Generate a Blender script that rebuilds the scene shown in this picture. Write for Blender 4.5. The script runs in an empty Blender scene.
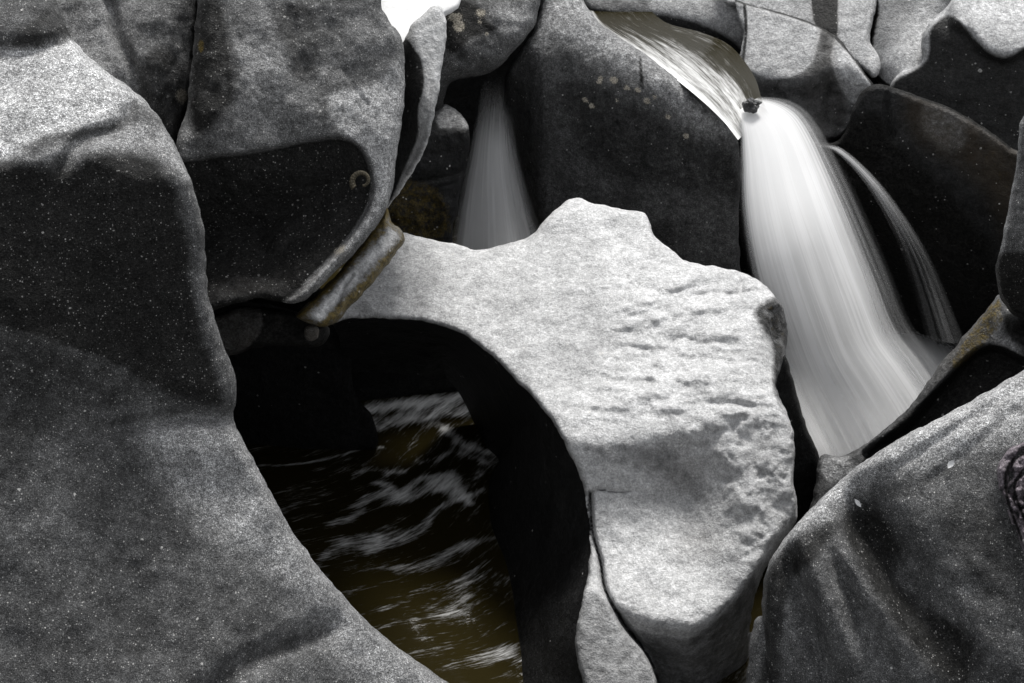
import bpy, bmesh, math, random
import numpy as np
from mathutils import Vector, noise as mnoise
from mathutils.geometry import delaunay_2d_cdt, tessellate_polygon

random.seed(7)
C = bpy.context.scene.collection
scene = bpy.context.scene

# ------------------------------------------------------------------ camera
W, H = 1024, 683
F_PX = 1407.0
PITCH = math.radians(32)
CAM = np.array([0.0, 0.0, 4.24])
cam_d = bpy.data.cameras.new('camera')
cam_d.sensor_width = 36.0
cam_d.lens = 36.0 * F_PX / W
cam_d.clip_start = 0.05
cam_d.clip_end = 500
cam = bpy.data.objects.new('camera', cam_d)
C.objects.link(cam)
cam.location = CAM
cam.rotation_euler = (math.pi / 2 - PITCH, 0, 0)
scene.camera = cam

# ------------------------------------------------------------------ light
SUN_EL, SUN_AZ = math.radians(63), math.radians(12)     # high, from beyond the gorge, a little to the right
w = bpy.data.worlds.new('World')
scene.world = w
w.use_nodes = True
wn, wl = w.node_tree.nodes, w.node_tree.links
wn.clear()
sky = wn.new('ShaderNodeTexSky')
sky.sky_type = 'NISHITA'
sky.sun_disc = False
sky.sun_elevation = SUN_EL
sky.sun_rotation = SUN_AZ
hs = wn.new('ShaderNodeHueSaturation')
hs.inputs['Saturation'].default_value = 0.12            # a grey, clouded sky
bg = wn.new('ShaderNodeBackground')
bg.inputs['Strength'].default_value = 0.074
wo = wn.new('ShaderNodeOutputWorld')
wl.new(sky.outputs[0], hs.inputs['Color'])
wl.new(hs.outputs[0], bg.inputs['Color'])
wl.new(bg.outputs[0], wo.inputs[0])

sl = bpy.data.lights.new('sun', 'SUN')
sl.energy = 1.5
sl.angle = math.radians(16)
sl.color = (1.0, 0.985, 0.96)
so = bpy.data.objects.new('sun', sl)
C.objects.link(so)
sd = Vector((math.sin(SUN_AZ) * math.cos(SUN_EL), math.cos(SUN_AZ) * math.cos(SUN_EL), math.sin(SUN_EL)))
so.rotation_euler = sd.to_track_quat('Z', 'Y').to_euler()
so.location = (0, 0, 20)

scene.view_settings.view_transform = 'Standard'
scene.view_settings.look = 'None'
scene.view_settings.gamma = 1
scene.view_settings.exposure = 1.65
scene.view_settings.use_curve_mapping = False
scene.render.engine = 'CYCLES'
scene.cycles.max_bounces = 6
scene.cycles.transparent_max_bounces = 16
scene.cycles.caustics_reflective = False
scene.cycles.caustics_refractive = False

# ------------------------------------------------------------------ geometry helpers
RIGHT = np.array([1.0, 0, 0])
UP = np.array([0, math.sin(PITCH), math.cos(PITCH)])
FWD = np.array([0, math.cos(PITCH), -math.sin(PITCH)])


def rays(x, y):
    x = np.asarray(x, float); y = np.asarray(y, float)
    return FWD + ((x - W / 2) / F_PX)[..., None] * RIGHT + ((H / 2 - y) / F_PX)[..., None] * UP


def pt(x, y, t):
    return CAM + rays(x, y) * np.asarray(t, float)[..., None]


def PL(x0, y0, t0, n):
    """distance along the sight line to a plane through a surveyed point with normal n"""
    n = np.array(n, float); n /= np.linalg.norm(n)
    k = float(rays(x0, y0) @ n) * t0
    return lambda x, y: np.clip(k / np.minimum(rays(x, y) @ n, -0.02), 0.5, 40)


def smax(a, b, k):
    h = np.clip(0.5 + 0.5 * (a - b) / k, 0, 1)
    return b + (a - b) * h + k * h * (1 - h)


def smin(a, b, k):
    return -smax(-a, -b, k)


def level(z):
    return PL(512, 500, (CAM[2] - z) / -(rays(512, 500)[2]), (0, 0, 1))


def spline(p, closed=True, step=3.0):
    p = np.array(p, float)
    out = []
    n = len(p)
    rng = range(n) if closed else range(n - 1)
    for i in rng:
        if closed:
            a, b, c, d = p[(i - 1) % n], p[i], p[(i + 1) % n], p[(i + 2) % n]
        else:
            a, b, c, d = p[max(i - 1, 0)], p[i], p[i + 1], p[min(i + 2, n - 1)]
        L = np.linalg.norm((c - b)[:2])
        m = max(1, int(L / step))
        # centripetal-like tangents, no overshoot on short spans
        lb = np.linalg.norm((b - a)[:2]) + 1e-6
        lc = np.linalg.norm((d - c)[:2]) + 1e-6
        m1 = (c - a) / (lb + L + 1e-6) * L
        m2 = (d - b) / (lc + L + 1e-6) * L
        for j in range(m):
            s = j / m
            out.append((2*s**3 - 3*s**2 + 1) * b + (s**3 - 2*s**2 + s) * m1 + (-2*s**3 + 3*s**2) * c + (s**3 - s**2) * m2)
    if not closed:
        out.append(p[-1])
    return np.array(out)


def seg_dist(x, y, poly, closed=True):
    a = poly
    b = np.roll(poly, -1, axis=0)
    if not closed:
        a, b = poly[:-1], poly[1:]
    best = np.full(x.shape, 1e9)
    P = np.stack([x, y], -1)
    for i in range(0, len(P), 4000):
        q = P[i:i + 4000, None, :]
        ab = (b - a)[None]
        s = np.clip(((q - a[None]) * ab).sum(-1) / ((ab ** 2).sum(-1) + 1e-9), 0, 1)
        d = np.linalg.norm(q - (a[None] + s[..., None] * ab), axis=-1)
        best[i:i + 4000] = d.min(1)
    return best


def inside(x, y, poly):
    r = np.zeros(x.shape, bool)
    n = len(poly)
    for i in range(n):
        x1, y1 = poly[i]; x2, y2 = poly[(i + 1) % n]
        if y1 == y2:
            continue
        c = ((y1 > y) != (y2 > y)) & (x < (x2 - x1) * (y - y1) / (y2 - y1) + x1)
        r ^= c
    return r


def sdf(x, y, poly):
    """positive inside"""
    return np.where(inside(x, y, poly), 1, -1) * seg_dist(x, y, poly)


def sstep(v):
    v = np.clip(v, 0, 1)
    return v * v * (3 - 2 * v)


def region(x, y, pts, soft):
    return sstep(sdf(x, y, spline(pts, True, 6)) / soft + 0.5)


def line(x, y, pts, wd):
    return np.exp(-(seg_dist(x, y, spline(pts, False, 6), False) / wd) ** 2)


def blob(x, y, cx, cy, sx, sy=None, ang=0):
    sy = sy or sx
    a = math.radians(ang)
    u = (x - cx) * math.cos(a) + (y - cy) * math.sin(a)
    v = -(x - cx) * math.sin(a) + (y - cy) * math.cos(a)
    return np.exp(-0.5 * ((u / sx) ** 2 + (v / sy) ** 2))


def fbm(P, scale, octaves=4, seed=0.0):
    return np.array([mnoise.fractal(Vector((p[0] * scale + seed, p[1] * scale - seed, p[2] * scale + 2 * seed)), 0.9, 2.1, octaves) for p in P])


def link(name, me, mat, parent=None):
    o = bpy.data.objects.new(name, me)
    C.objects.link(o)
    if mat:
        me.materials.append(mat)
    if parent:
        o.parent = parent
        o.matrix_parent_inverse = parent.matrix_world.inverted()
    return o


def tag(o, label=None, cat=None, group=None, kind=None):
    if label: o['label'] = label
    if cat: o['category'] = cat
    if group: o['group'] = group
    if kind: o['kind'] = kind
    return o


def mesh_obj(name, V, Fc, mat, attrs=None, parent=None, smooth=True, uv=None):
    V = np.asarray(V, float)
    if parent is None:
        org = np.array([V[:, 0].mean(), V[:, 1].mean(), V[:, 2].min()])
    else:
        org = np.array(parent.location)
    me = bpy.data.meshes.new(name)
    me.from_pydata((V - org).tolist(), [], Fc)
    if smooth:
        me.polygons.foreach_set('use_smooth', [True] * len(me.polygons))
    for k, a in (attrs or {}).items():
        at = me.attributes.new(k, 'FLOAT', 'POINT')
        at.data.foreach_set('value', np.asarray(a, np.float32))
    if uv is not None:
        l = me.uv_layers.new(name='UVMap')
        idx = np.zeros(len(me.loops), int)
        me.loops.foreach_get('vertex_index', idx)
        l.data.foreach_set('uv', np.asarray(uv, np.float32)[idx].ravel())
    me.update()
    o = link(name, me, mat)
    o.location = org
    if parent is not None:
        o.parent = parent
        o.location = (0, 0, 0)
    return o


ATTRS = ('stain_shade', 'pale', 'moss', 'rust', 'lichen')


def rock(name, label, outline, surf, mat, back=1.2, roll=16, rolld=0.10, step=3.0, rough=0.02, rscale=3.0,
         tuck=(3, 12, 26), paint=None, seed=0.0, cat='rock', group=None, parent=None, detail=None, kind=None, chip=1.5):
    """a solid rock: front surface surf(x, y), rolled edge, side walls running back, closed behind"""
    out = spline(outline, True, step * 1.3)
    area = 0.5 * np.sum(out[:, 0] * np.roll(out[:, 1], -1) - np.roll(out[:, 0], -1) * out[:, 1])
    if area < 0:
        out = out[::-1].copy()
    nb = len(out)
    tg = np.roll(out, -1, 0) - np.roll(out, 1, 0); tg /= np.linalg.norm(tg, axis=1)[:, None] + 1e-9
    wob = np.array([mnoise.fractal(Vector((p[0] * 0.06, p[1] * 0.06, seed + 7.0)), 0.7, 2.1, 4) for p in out])
    out = out + np.stack([-tg[:, 1], tg[:, 0]], -1) * (wob * chip)[:, None]
    x0, y0 = out.min(0); x1, y1 = out.max(0)
    gx, gy = np.meshgrid(np.arange(x0, x1, step), np.arange(y0, y1, step * 0.87))
    gx[1::2] += step / 2
    gx = gx.ravel(); gy = gy.ravel()
    rs = np.random.RandomState(3)
    gx = gx + rs.uniform(-.15, .15, gx.shape) * step
    gy = gy + rs.uniform(-.15, .15, gy.shape) * step
    ok = inside(gx, gy, out)
    gx, gy = gx[ok], gy[ok]
    d = seg_dist(gx, gy, out)
    ok = d > step * 0.7
    gx, gy, d = gx[ok], gy[ok], d[ok]
    pts = [Vector(p) for p in out] + [Vector((a, b)) for a, b in zip(gx, gy)]
    edges = [(i, (i + 1) % nb) for i in range(nb)]
    vv, ee, ff, ov, oe, of = delaunay_2d_cdt(pts, edges, [], 1, 1e-5)
    X = np.array([v[0] for v in vv]); Y = np.array([v[1] for v in vv])
    D = seg_dist(X, Y, out)
    t = surf(X, Y)
    q = np.clip(1 - D / roll, 0, 1)
    t = t + rolld * (1 - np.sqrt(np.maximum(1 - q * q, 0)))
    P = pt(X, Y, t)
    if rough:
        t = t - rough * fbm(P, rscale, 4, seed) * np.clip(D / 10, 0.1, 1)
    if detail is not None:
        t = t + detail(X, Y, P)
    P = pt(X, Y, t)
    # order the boundary loop
    lut = {}
    for i, o in enumerate(ov):
        for k in o:
            if k < nb and k not in lut:
                lut[k] = i
    loop = [lut[k] for k in range(nb) if k in lut]
    B = np.stack([X[loop], Y[loop]], -1)
    tb = t[loop]
    tan = np.roll(B, -1, 0) - np.roll(B, 1, 0)
    tan /= np.linalg.norm(tan, axis=1)[:, None] + 1e-9
    nin = np.stack([-tan[:, 1], tan[:, 0]], -1)
    for _ in range(6):
        nin = (np.roll(nin, 1, 0) + nin * 2 + np.roll(nin, -1, 0)) / 4
    V = [P]
    F = [tuple(f) for f in ff]
    # make faces look at the camera
    f0 = F[len(F) // 2]
    nrm = np.cross(P[f0[1]] - P[f0[0]], P[f0[2]] - P[f0[0]])
    if nrm @ (CAM - P[f0[0]]) < 0:
        F = [f[::-1] for f in F]
    prev = list(loop)
    base = len(P)
    for kdep, sh in zip((0.12, 0.45, 1.0), tuck):
        R = B + nin * sh
        V.append(pt(R[:, 0], R[:, 1], tb + back * kdep))
        cur = list(range(base, base + len(loop)))
        base += len(loop)
        for i in range(len(loop)):
            j = (i + 1) % len(loop)
            F.append((prev[j], prev[i], cur[i], cur[j]))
        prev = cur
    F += [tuple(prev[k] for k in tri) for tri in tessellate_polygon([[Vector((a, b, 0)) for a, b in R]])]
    Vn = np.concatenate(V)
    at = {}
    for a in ATTRS:
        at[a] = np.zeros(len(X))
    for pa in (paint(X, Y) if paint else ()):
        at[pa[0]] = np.maximum(at[pa[0]], pa[1]) if pa[1].min() >= 0 else np.clip(at[pa[0]] + pa[1], 0, 1)
    for a in ATTRS:
        sk = at[a][loop]
        at[a] = np.concatenate([at[a], sk, sk, sk])
    o = mesh_obj(name, Vn, F, mat, at, parent)
    bm = bmesh.new(); bm.from_mesh(o.data)
    bmesh.ops.recalc_face_normals(bm, faces=bm.faces)
    bm.to_mesh(o.data); bm.free()
    if parent is None:
        tag(o, label, cat, group, kind)
    return o


# ------------------------------------------------------------------ materials
def N(nt, t, **kw):
    n = nt.nodes.new(t)
    for k, v in kw.items():
        if k in n.inputs.keys():
            n.inputs[k].default_value = v
        else:
            setattr(n, k, v)
    return n


def rock_mat(name, lo, hi, grain=110, gamp=0.55, speck=0.5, rough=0.75, bump=0.35, tint=(1, 1, 1), spec=0.25, big=1.6, wetrough=0.42, fine=3.4):
    m = bpy.data.materials.new(name); m.use_nodes = True
    nt = m.node_tree; nt.nodes.clear(); L = nt.links.new
    co = N(nt, 'ShaderNodeNewGeometry').outputs['Position']

    def noise(scale, detail=4, rg=0.6):
        n = N(nt, 'ShaderNodeTexNoise', Scale=scale, Detail=detail, Roughness=rg)
        L(co, n.inputs['Vector']); return n.outputs['Fac']

    def ramp(src, a, b, va=0.0, vb=1.0):
        n = N(nt, 'ShaderNodeMapRange'); n.inputs[1].default_value = a; n.inputs[2].default_value = b
        n.inputs[3].default_value = va; n.inputs[4].default_value = vb
        L(src, n.inputs[0]); return n.outputs[0]

    def math_(op, a, b=None):
        n = N(nt, 'ShaderNodeMath', operation=op)
        for i, v in enumerate((a, b)):
            if v is None: continue
            if isinstance(v, (int, float)): n.inputs[i].default_value = v
            else: L(v, n.inputs[i])
        return n.outputs[0]

    def attr(k):
        n = N(nt, 'ShaderNodeAttribute'); n.attribute_name = k; return n.outputs['Fac']

    def mix(f, a, b):
        n = N(nt, 'ShaderNodeMix', data_type='RGBA')
        for i, v in ((0, f), (6, a), (7, b)):
            if isinstance(v, (int, float)): n.inputs[i].default_value = v
            elif isinstance(v, tuple): n.inputs[i].default_value = (*v, 1)
            else: L(v, n.inputs[i])
        return n.outputs[2]

    bigf = ramp(noise(big, 5, 0.62), 0.36, 0.66)
    midf = ramp(noise(big * 6, 5, 0.7), 0.3, 0.7)
    gr = noise(grain, 3, 0.75)
    gr2 = noise(grain * 0.35, 4, 0.75)
    f = math_('ADD', math_('MULTIPLY', bigf, 0.6), math_('MULTIPLY', midf, 0.4))
    lo3 = tuple(lo * c for c in tint); hi3 = tuple(hi * c for c in tint)
    col = mix(f, lo3, hi3)
    # light wash: rock weathered pale, and light painted on upward faces
    pl = attr('pale')
    col = mix(math_('MULTIPLY', pl, ramp(gr2, 0.3, 0.6, 0.55, 1.0)), col, tuple(min(0.60, hi * 1.5 + 0.22) * c for c in tint))
    # coarse crystalline grain
    sm_ = N(nt, 'ShaderNodeMapping'); sm_.inputs['Scale'].default_value = (9, 9, 1.3); L(co, sm_.inputs[0])
    stk = N(nt, 'ShaderNodeTexNoise', Scale=1.0, Detail=6.0, Roughness=0.65); L(sm_.outputs[0], stk.inputs['Vector'])
    mot = noise(big * 16, 6, 0.72)
    g0 = math_('ADD', math_('MULTIPLY', math_('SUBTRACT', gr, 0.5), fine), math_('ADD', math_('MULTIPLY', math_('SUBTRACT', gr2, 0.5), 2.2),
               math_('ADD', math_('MULTIPLY', math_('SUBTRACT', mot, 0.5), 1.6), math_('MULTIPLY', math_('SUBTRACT', stk.outputs['Fac'], 0.5), 1.4))))
    g = math_('POWER', 1.0 + gamp * 2.2, g0)
    g_old = math_('MULTIPLY', ramp(gr, 0.34, 0.66, max(0.1, 1 - gamp), 1 + gamp), ramp(gr2, 0.32, 0.68, 1 - gamp * 0.5, 1 + gamp * 0.5))
    sc = N(nt, 'ShaderNodeMix', data_type='RGBA', blend_type='MULTIPLY'); sc.inputs[0].default_value = 1
    L(col, sc.inputs[6])
    cmb = N(nt, 'ShaderNodeCombineColor'); [L(g, cmb.inputs[i]) for i in range(3)]
    L(cmb.outputs[0], sc.inputs[7]); col = sc.outputs[2]
    # rusty tint
    col = mix(math_('MULTIPLY', attr('rust'), ramp(midf, 0.0, 1.0, 0.35, 0.9)), col, (0.055, 0.040, 0.024))
    # black water stains, dark cracks and painted shade, ragged edge
    st = attr('stain_shade')
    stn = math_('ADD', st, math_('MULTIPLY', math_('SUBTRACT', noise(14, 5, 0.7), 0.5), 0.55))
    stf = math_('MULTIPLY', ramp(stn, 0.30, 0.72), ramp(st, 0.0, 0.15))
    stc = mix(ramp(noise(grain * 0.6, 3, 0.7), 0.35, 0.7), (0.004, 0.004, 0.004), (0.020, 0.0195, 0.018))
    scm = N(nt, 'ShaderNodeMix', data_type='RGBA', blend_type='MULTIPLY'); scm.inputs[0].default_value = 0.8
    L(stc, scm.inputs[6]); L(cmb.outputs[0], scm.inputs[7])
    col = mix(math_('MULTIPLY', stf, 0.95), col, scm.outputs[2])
    # moss and yellow algae
    mo = attr('moss')
    mof = math_('MULTIPLY', ramp(math_('ADD', mo, math_('MULTIPLY', math_('SUBTRACT', noise(28, 5, 0.75), 0.5), 0.9)), 0.42, 0.62), ramp(mo, 0.0, 0.12))
    moc = mix(ramp(noise(60, 3, 0.7), 0.35, 0.65), (0.030, 0.022, 0.006), (0.16, 0.115, 0.028))
    col = mix(math_('MULTIPLY', mof, 0.85), col, moc)
    # crusty lichen patches with ragged rims
    li = attr('lichen')
    lif = math_('MULTIPLY', ramp(math_('ADD', li, math_('MULTIPLY', math_('SUBTRACT', noise(120, 4, 0.75), 0.5), 1.3)), 0.40, 0.55), ramp(li, 0.0, 0.1))
    lic = mix(ramp(noise(110, 3, 0.7), 0.40, 0.62), (0.16, 0.145, 0.115), (0.50, 0.46, 0.39))
    col = mix(lif, col, lic)
    # pale specks: quartz grains, lichen dots
    spk = None
    for scl, thr, rad in ((grain * 0.6, 1 - 0.20 * speck, 0.42), (grain * 0.20, 1 - 0.10 * speck, 0.26), (grain * 0.06, 1 - 0.035 * speck, 0.13)):
        dn = N(nt, 'ShaderNodeTexNoise', Scale=scl * 2.5, Detail=2.0); L(co, dn.inputs['Vector'])
        da = N(nt, 'ShaderNodeVectorMath', operation='MULTIPLY_ADD'); L(dn.outputs['Color'], da.inputs[0]); da.inputs[1].default_value = (0.45 / scl,) * 3; L(co, da.inputs[2])
        v = N(nt, 'ShaderNodeTexVoronoi', Scale=scl, Randomness=1.0); L(da.outputs[0], v.inputs['Vector'])
        sep = N(nt, 'ShaderNodeSeparateColor'); L(v.outputs['Color'], sep.inputs[0])
        on = math_('GREATER_THAN', sep.outputs[0], thr)
        r = math_('MULTIPLY', sep.outputs[1], rad)
        dd = math_('SUBTRACT', r, v.outputs['Distance'])
        s = math_('MULTIPLY', on, ramp(dd, 0.0, 0.05))
        spk = s if spk is None else math_('MAXIMUM', spk, s)
    spf = math_('MULTIPLY', math_('MULTIPLY', spk, ramp(mot, 0.40, 0.60, 0.15, 1.0)), ramp(stf, 0, 1, 1.0, 0.6))
    col = mix(spf, col, (0.55, 0.54, 0.52))
    b = N(nt, 'ShaderNodeBsdfPrincipled')
    L(col, b.inputs['Base Color'])
    L(ramp(stf, 0, 1, spec, spec * 0.4), b.inputs['Specular IOR Level'])
    rg = ramp(stf, 0, 1, rough, wetrough)
    L(rg, b.inputs['Roughness'])
    h = math_('ADD', math_('MULTIPLY', gr, 0.008), math_('ADD', math_('MULTIPLY', gr2, 0.022), math_('ADD', math_('MULTIPLY', mot, 0.035), math_('MULTIPLY', noise(big * 5, 5, 0.65), 0.05))))
    bp = N(nt, 'ShaderNodeBump', Strength=bump, Distance=1.0)
    L(h, bp.inputs['Height']); L(bp.outputs[0], b.inputs['Normal'])
    o = N(nt, 'ShaderNodeOutputMaterial'); L(b.outputs[0], o.inputs[0])
    return m


M_near = rock_mat('weathered_dark_rock', 0.026, 0.110, grain=230, gamp=1.0, speck=1.5, bump=0.6, fine=5.5)
M_grey = rock_mat('weathered_grey_rock', 0.055, 0.18, grain=170, gamp=0.85, speck=1.2, bump=0.6, fine=4.5)
M_slab = rock_mat('pale_sandstone', 0.30, 0.50, grain=95, gamp=0.32, speck=0.5, bump=0.5)
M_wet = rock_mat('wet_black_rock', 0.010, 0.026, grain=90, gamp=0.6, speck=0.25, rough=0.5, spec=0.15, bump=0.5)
M_mid = rock_mat('dark_smooth_rock', 0.035, 0.09, grain=95, gamp=0.8, speck=0.2, rough=0.6, spec=0.18, bump=0.5)
M_back = rock_mat('pale_back_rock', 0.24, 0.42, grain=80, gamp=0.4, speck=0.5, bump=0.5)
M_white = rock_mat('near_white_rock', 0.55, 0.68, grain=60, gamp=0.04, speck=0.0, bump=0.1)
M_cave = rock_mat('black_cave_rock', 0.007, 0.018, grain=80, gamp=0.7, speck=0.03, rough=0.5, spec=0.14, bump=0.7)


def water_mat(name, deep, foam_scale, thr, ang=0.0, stretch=4.0, foamcol=(0.75, 0.75, 0.74), rough=0.08, edge=0.12, spec=0.35):
    """moving water: dark body, glossy surface, drawn-out streaks of foam"""
    m = bpy.data.materials.new(name); m.use_nodes = True
    nt = m.node_tree; nt.nodes.clear(); L = nt.links.new
    uv = N(nt, 'ShaderNodeUVMap').outputs[0]
    mp = N(nt, 'ShaderNodeMapping'); mp.inputs['Scale'].default_value = (foam_scale * stretch, foam_scale, 1)
    L(uv, mp.inputs[0])
    wob = N(nt, 'ShaderNodeTexNoise', Scale=foam_scale * 0.5, Detail=2.0); L(uv, wob.inputs['Vector'])
    ad = N(nt, 'ShaderNodeVectorMath', operation='MULTIPLY_ADD'); L(wob.outputs['Color'], ad.inputs[0])
    ad.inputs[1].default_value = (1.6, 0.8, 0); L(mp.outputs[0], ad.inputs[2])
    n1 = N(nt, 'ShaderNodeTexNoise', Scale=1.0, Detail=6.0, Roughness=0.62); L(ad.outputs[0], n1.inputs['Vector'])
    at = N(nt, 'ShaderNodeAttribute'); at.attribute_name = 'foam'
    n3 = N(nt, 'ShaderNodeTexNoise', Scale=5.5, Detail=4.0, Roughness=0.7); L(ad.outputs[0], n3.inputs['Vector'])
    s3 = N(nt, 'ShaderNodeMath', operation='MULTIPLY_ADD'); L(n3.outputs['Fac'], s3.inputs[0]); s3.inputs[1].default_value = 0.8; L(n1.outputs['Fac'], s3.inputs[2])
    su = N(nt, 'ShaderNodeMath', operation='MULTIPLY_ADD'); L(at.outputs['Fac'], su.inputs[0]); su.inputs[1].default_value = 0.5
    L(s3.outputs[0], su.inputs[2])
    mr = N(nt, 'ShaderNodeMapRange', interpolation_type='SMOOTHSTEP'); mr.inputs[1].default_value = thr + 0.22; mr.inputs[2].default_value = thr + 0.22 + edge
    L(su.outputs[0], mr.inputs[0])
    body = N(nt, 'ShaderNodeBsdfPrincipled'); body.inputs['Base Color'].default_value = (*deep, 1); body.inputs['Roughness'].default_value = rough
    body.inputs['IOR'].default_value = 1.33; body.inputs['Specular IOR Level'].default_value = spec
    n2 = N(nt, 'ShaderNodeTexNoise', Scale=2.2, Detail=3.0); L(ad.outputs[0], n2.inputs['Vector'])
    bp = N(nt, 'ShaderNodeBump', Strength=0.2, Distance=0.03); L(n1.outputs['Fac'], bp.inputs['Height']); L(bp.outputs[0], body.inputs['Normal'])
    fo = N(nt, 'ShaderNodeBsdfDiffuse'); fo.inputs['Color'].default_value = (*foamcol, 1)
    mx = N(nt, 'ShaderNodeMixShader'); L(mr.outputs[0], mx.inputs[0]); L(body.outputs[0], mx.inputs[1]); L(fo.outputs[0], mx.inputs[2])
    o = N(nt, 'ShaderNodeOutputMaterial'); L(mx.outputs[0], o.inputs[0])
    return m


def fall_mat(name, streak=26.0, lo=0.35, hi=0.7, col=(0.86, 0.86, 0.86), seed=0.0):
    """silky falling water: white threads along the fall with gaps between them; attribute 'body' is how dense the water is"""
    m = bpy.data.materials.new(name); m.use_nodes = True
    nt = m.node_tree; nt.nodes.clear(); L = nt.links.new
    uv = N(nt, 'ShaderNodeUVMap').outputs[0]
    outs = []
    for sc, ln in ((streak, 0.7), (streak * 4.1, 1.4), (streak * 0.33, 0.45)):
        mp = N(nt, 'ShaderNodeMapping'); mp.inputs['Scale'].default_value = (sc, ln, 1); mp.inputs['Location'].default_value = (seed, seed * 0.7, 0)
        L(uv, mp.inputs[0])
        n = N(nt, 'ShaderNodeTexNoise', Scale=1.0, Detail=4.0, Roughness=0.6); L(mp.outputs[0], n.inputs['Vector']); outs.append(n.outputs['Fac'])
    a = N(nt, 'ShaderNodeMath', operation='MULTIPLY_ADD'); L(outs[1], a.inputs[0]); a.inputs[1].default_value = 0.45; L(outs[0], a.inputs[2])
    a2 = N(nt, 'ShaderNodeMath', operation='MULTIPLY_ADD'); L(outs[2], a2.inputs[0]); a2.inputs[1].default_value = 0.8; L(a.outputs[0], a2.inputs[2]); a = a2
    at = N(nt, 'ShaderNodeAttribute'); at.attribute_name = 'body'
    mr = N(nt, 'ShaderNodeMapRange', interpolation_type='SMOOTHSTEP'); mr.inputs[1].default_value = lo + 0.60; mr.inputs[2].default_value = hi + 0.62
    mr.inputs[3].default_value = 0.0; mr.inputs[4].default_value = 1.0
    L(a.outputs[0], mr.inputs[0])
    # alpha = body * (thread*(1-body) + body)
    s1 = N(nt, 'ShaderNodeMath', operation='SUBTRACT'); s1.inputs[0].default_value = 1.0; L(at.outputs['Fac'], s1.inputs[1])
    s2 = N(nt, 'ShaderNodeMath', operation='MULTIPLY_ADD'); L(mr.outputs[0], s2.inputs[0]); L(s1.outputs[0], s2.inputs[1]); L(at.outputs['Fac'], s2.inputs[2])
    s3 = N(nt, 'ShaderNodeMath', operation='MULTIPLY'); L(s2.outputs[0], s3.inputs[0]); L(at.outputs['Fac'], s3.inputs[1]); s3.use_clamp = True
    d = N(nt, 'ShaderNodeBsdfDiffuse'); d.inputs['Color'].default_value = (*col, 1)
    tr = N(nt, 'ShaderNodeBsdfTranslucent'); tr.inputs['Color'].default_value = (*col, 1)
    m1 = N(nt, 'ShaderNodeMixShader'); m1.inputs[0].default_value = 0.5; L(d.outputs[0], m1.inputs[1]); L(tr.outputs[0], m1.inputs[2])
    tp = N(nt, 'ShaderNodeBsdfTransparent')
    m2 = N(nt, 'ShaderNodeMixShader'); L(s3.outputs[0], m2.inputs[0]); L(tp.outputs[0], m2.inputs[1]); L(m1.outputs[0], m2.inputs[2])
    o = N(nt, 'ShaderNodeOutputMaterial'); L(m2.outputs[0], o.inputs[0])
    return m


M_lower = water_mat('river_water', (0.0165, 0.0130, 0.0044), 3.4, 0.64, stretch=3.2, edge=0.62, spec=0.22, rough=0.08, foamcol=(0.92, 0.92, 0.91))
M_upper = water_mat('stream_water', (0.016, 0.0135, 0.006), 1.2, 0.66, stretch=8.0, edge=0.75, spec=0.08)
M_fall = fall_mat('falling_water', 17, 0.42, 0.63, col=(0.92, 0.92, 0.92))
M_jet = fall_mat('thin_falling_water', 9, 0.42, 0.64, seed=3.0)

# ------------------------------------------------------------------ bedrock and water (the setting)
Z_RIVER = -1.3


def sheet(name, xs, ys, zf, mat, kind, uvf=None, attrs=None):
    X, Y = np.meshgrid(xs, ys)
    Z = zf(X, Y)
    V = np.stack([X.ravel(), Y.ravel(), Z.ravel()], -1)
    n, m = len(xs), len(ys)
    F = [(j * n + i, j * n + i + 1, (j + 1) * n + i + 1, (j + 1) * n + i) for j in range(m - 1) for i in range(n - 1)]
    at = {k: f(X, Y).ravel() for k, f in (attrs or {}).items()}
    uv = np.stack([a.ravel() for a in uvf(X, Y)], -1) if uvf else None
    o = mesh_obj(name, V, F, mat, at, None, True, uv)
    return tag(o, kind=kind)


# gorge floor: one sheet, low in the gorge and rising into bare rock all round, far out to the horizon
gx = np.concatenate([np.linspace(-150, -9, 15)[:-1], np.linspace(-9, 9, 73), np.linspace(9, 150, 15)[1:]])
gy = np.concatenate([np.linspace(-150, -3, 15)[:-1], np.linspace(-3, 16, 77), np.linspace(16, 200, 15)[1:]])


def ground_z(x, y):
    gorge = sstep((11.6 - y) / 1.0) * sstep((y - 1.5) / 1.5) * sstep((5.6 - np.abs(x)) / 1.2)
    hi_ = 0.9 + 0.25 * np.sin(x * 0.9 + 1) + 0.2 * np.sin(y * 0.7) + 0.02 * np.maximum(np.abs(x) - 6, 0)
    return hi_ * (1 - gorge) + (-2.4) * gorge - 1.4 * sstep((6 - y) / 3) * sstep((y + 6) / 3) * sstep((7 - np.abs(x)) / 3) * (1 - gorge)


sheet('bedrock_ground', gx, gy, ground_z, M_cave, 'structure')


def swirl(x, y):
    a = math.radians(38)
    u = x * math.cos(a) + y * math.sin(a)
    v = -x * math.sin(a) + y * math.cos(a)
    return v + 0.18 * np.sin(u * 2.2), u * 0.55


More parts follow.
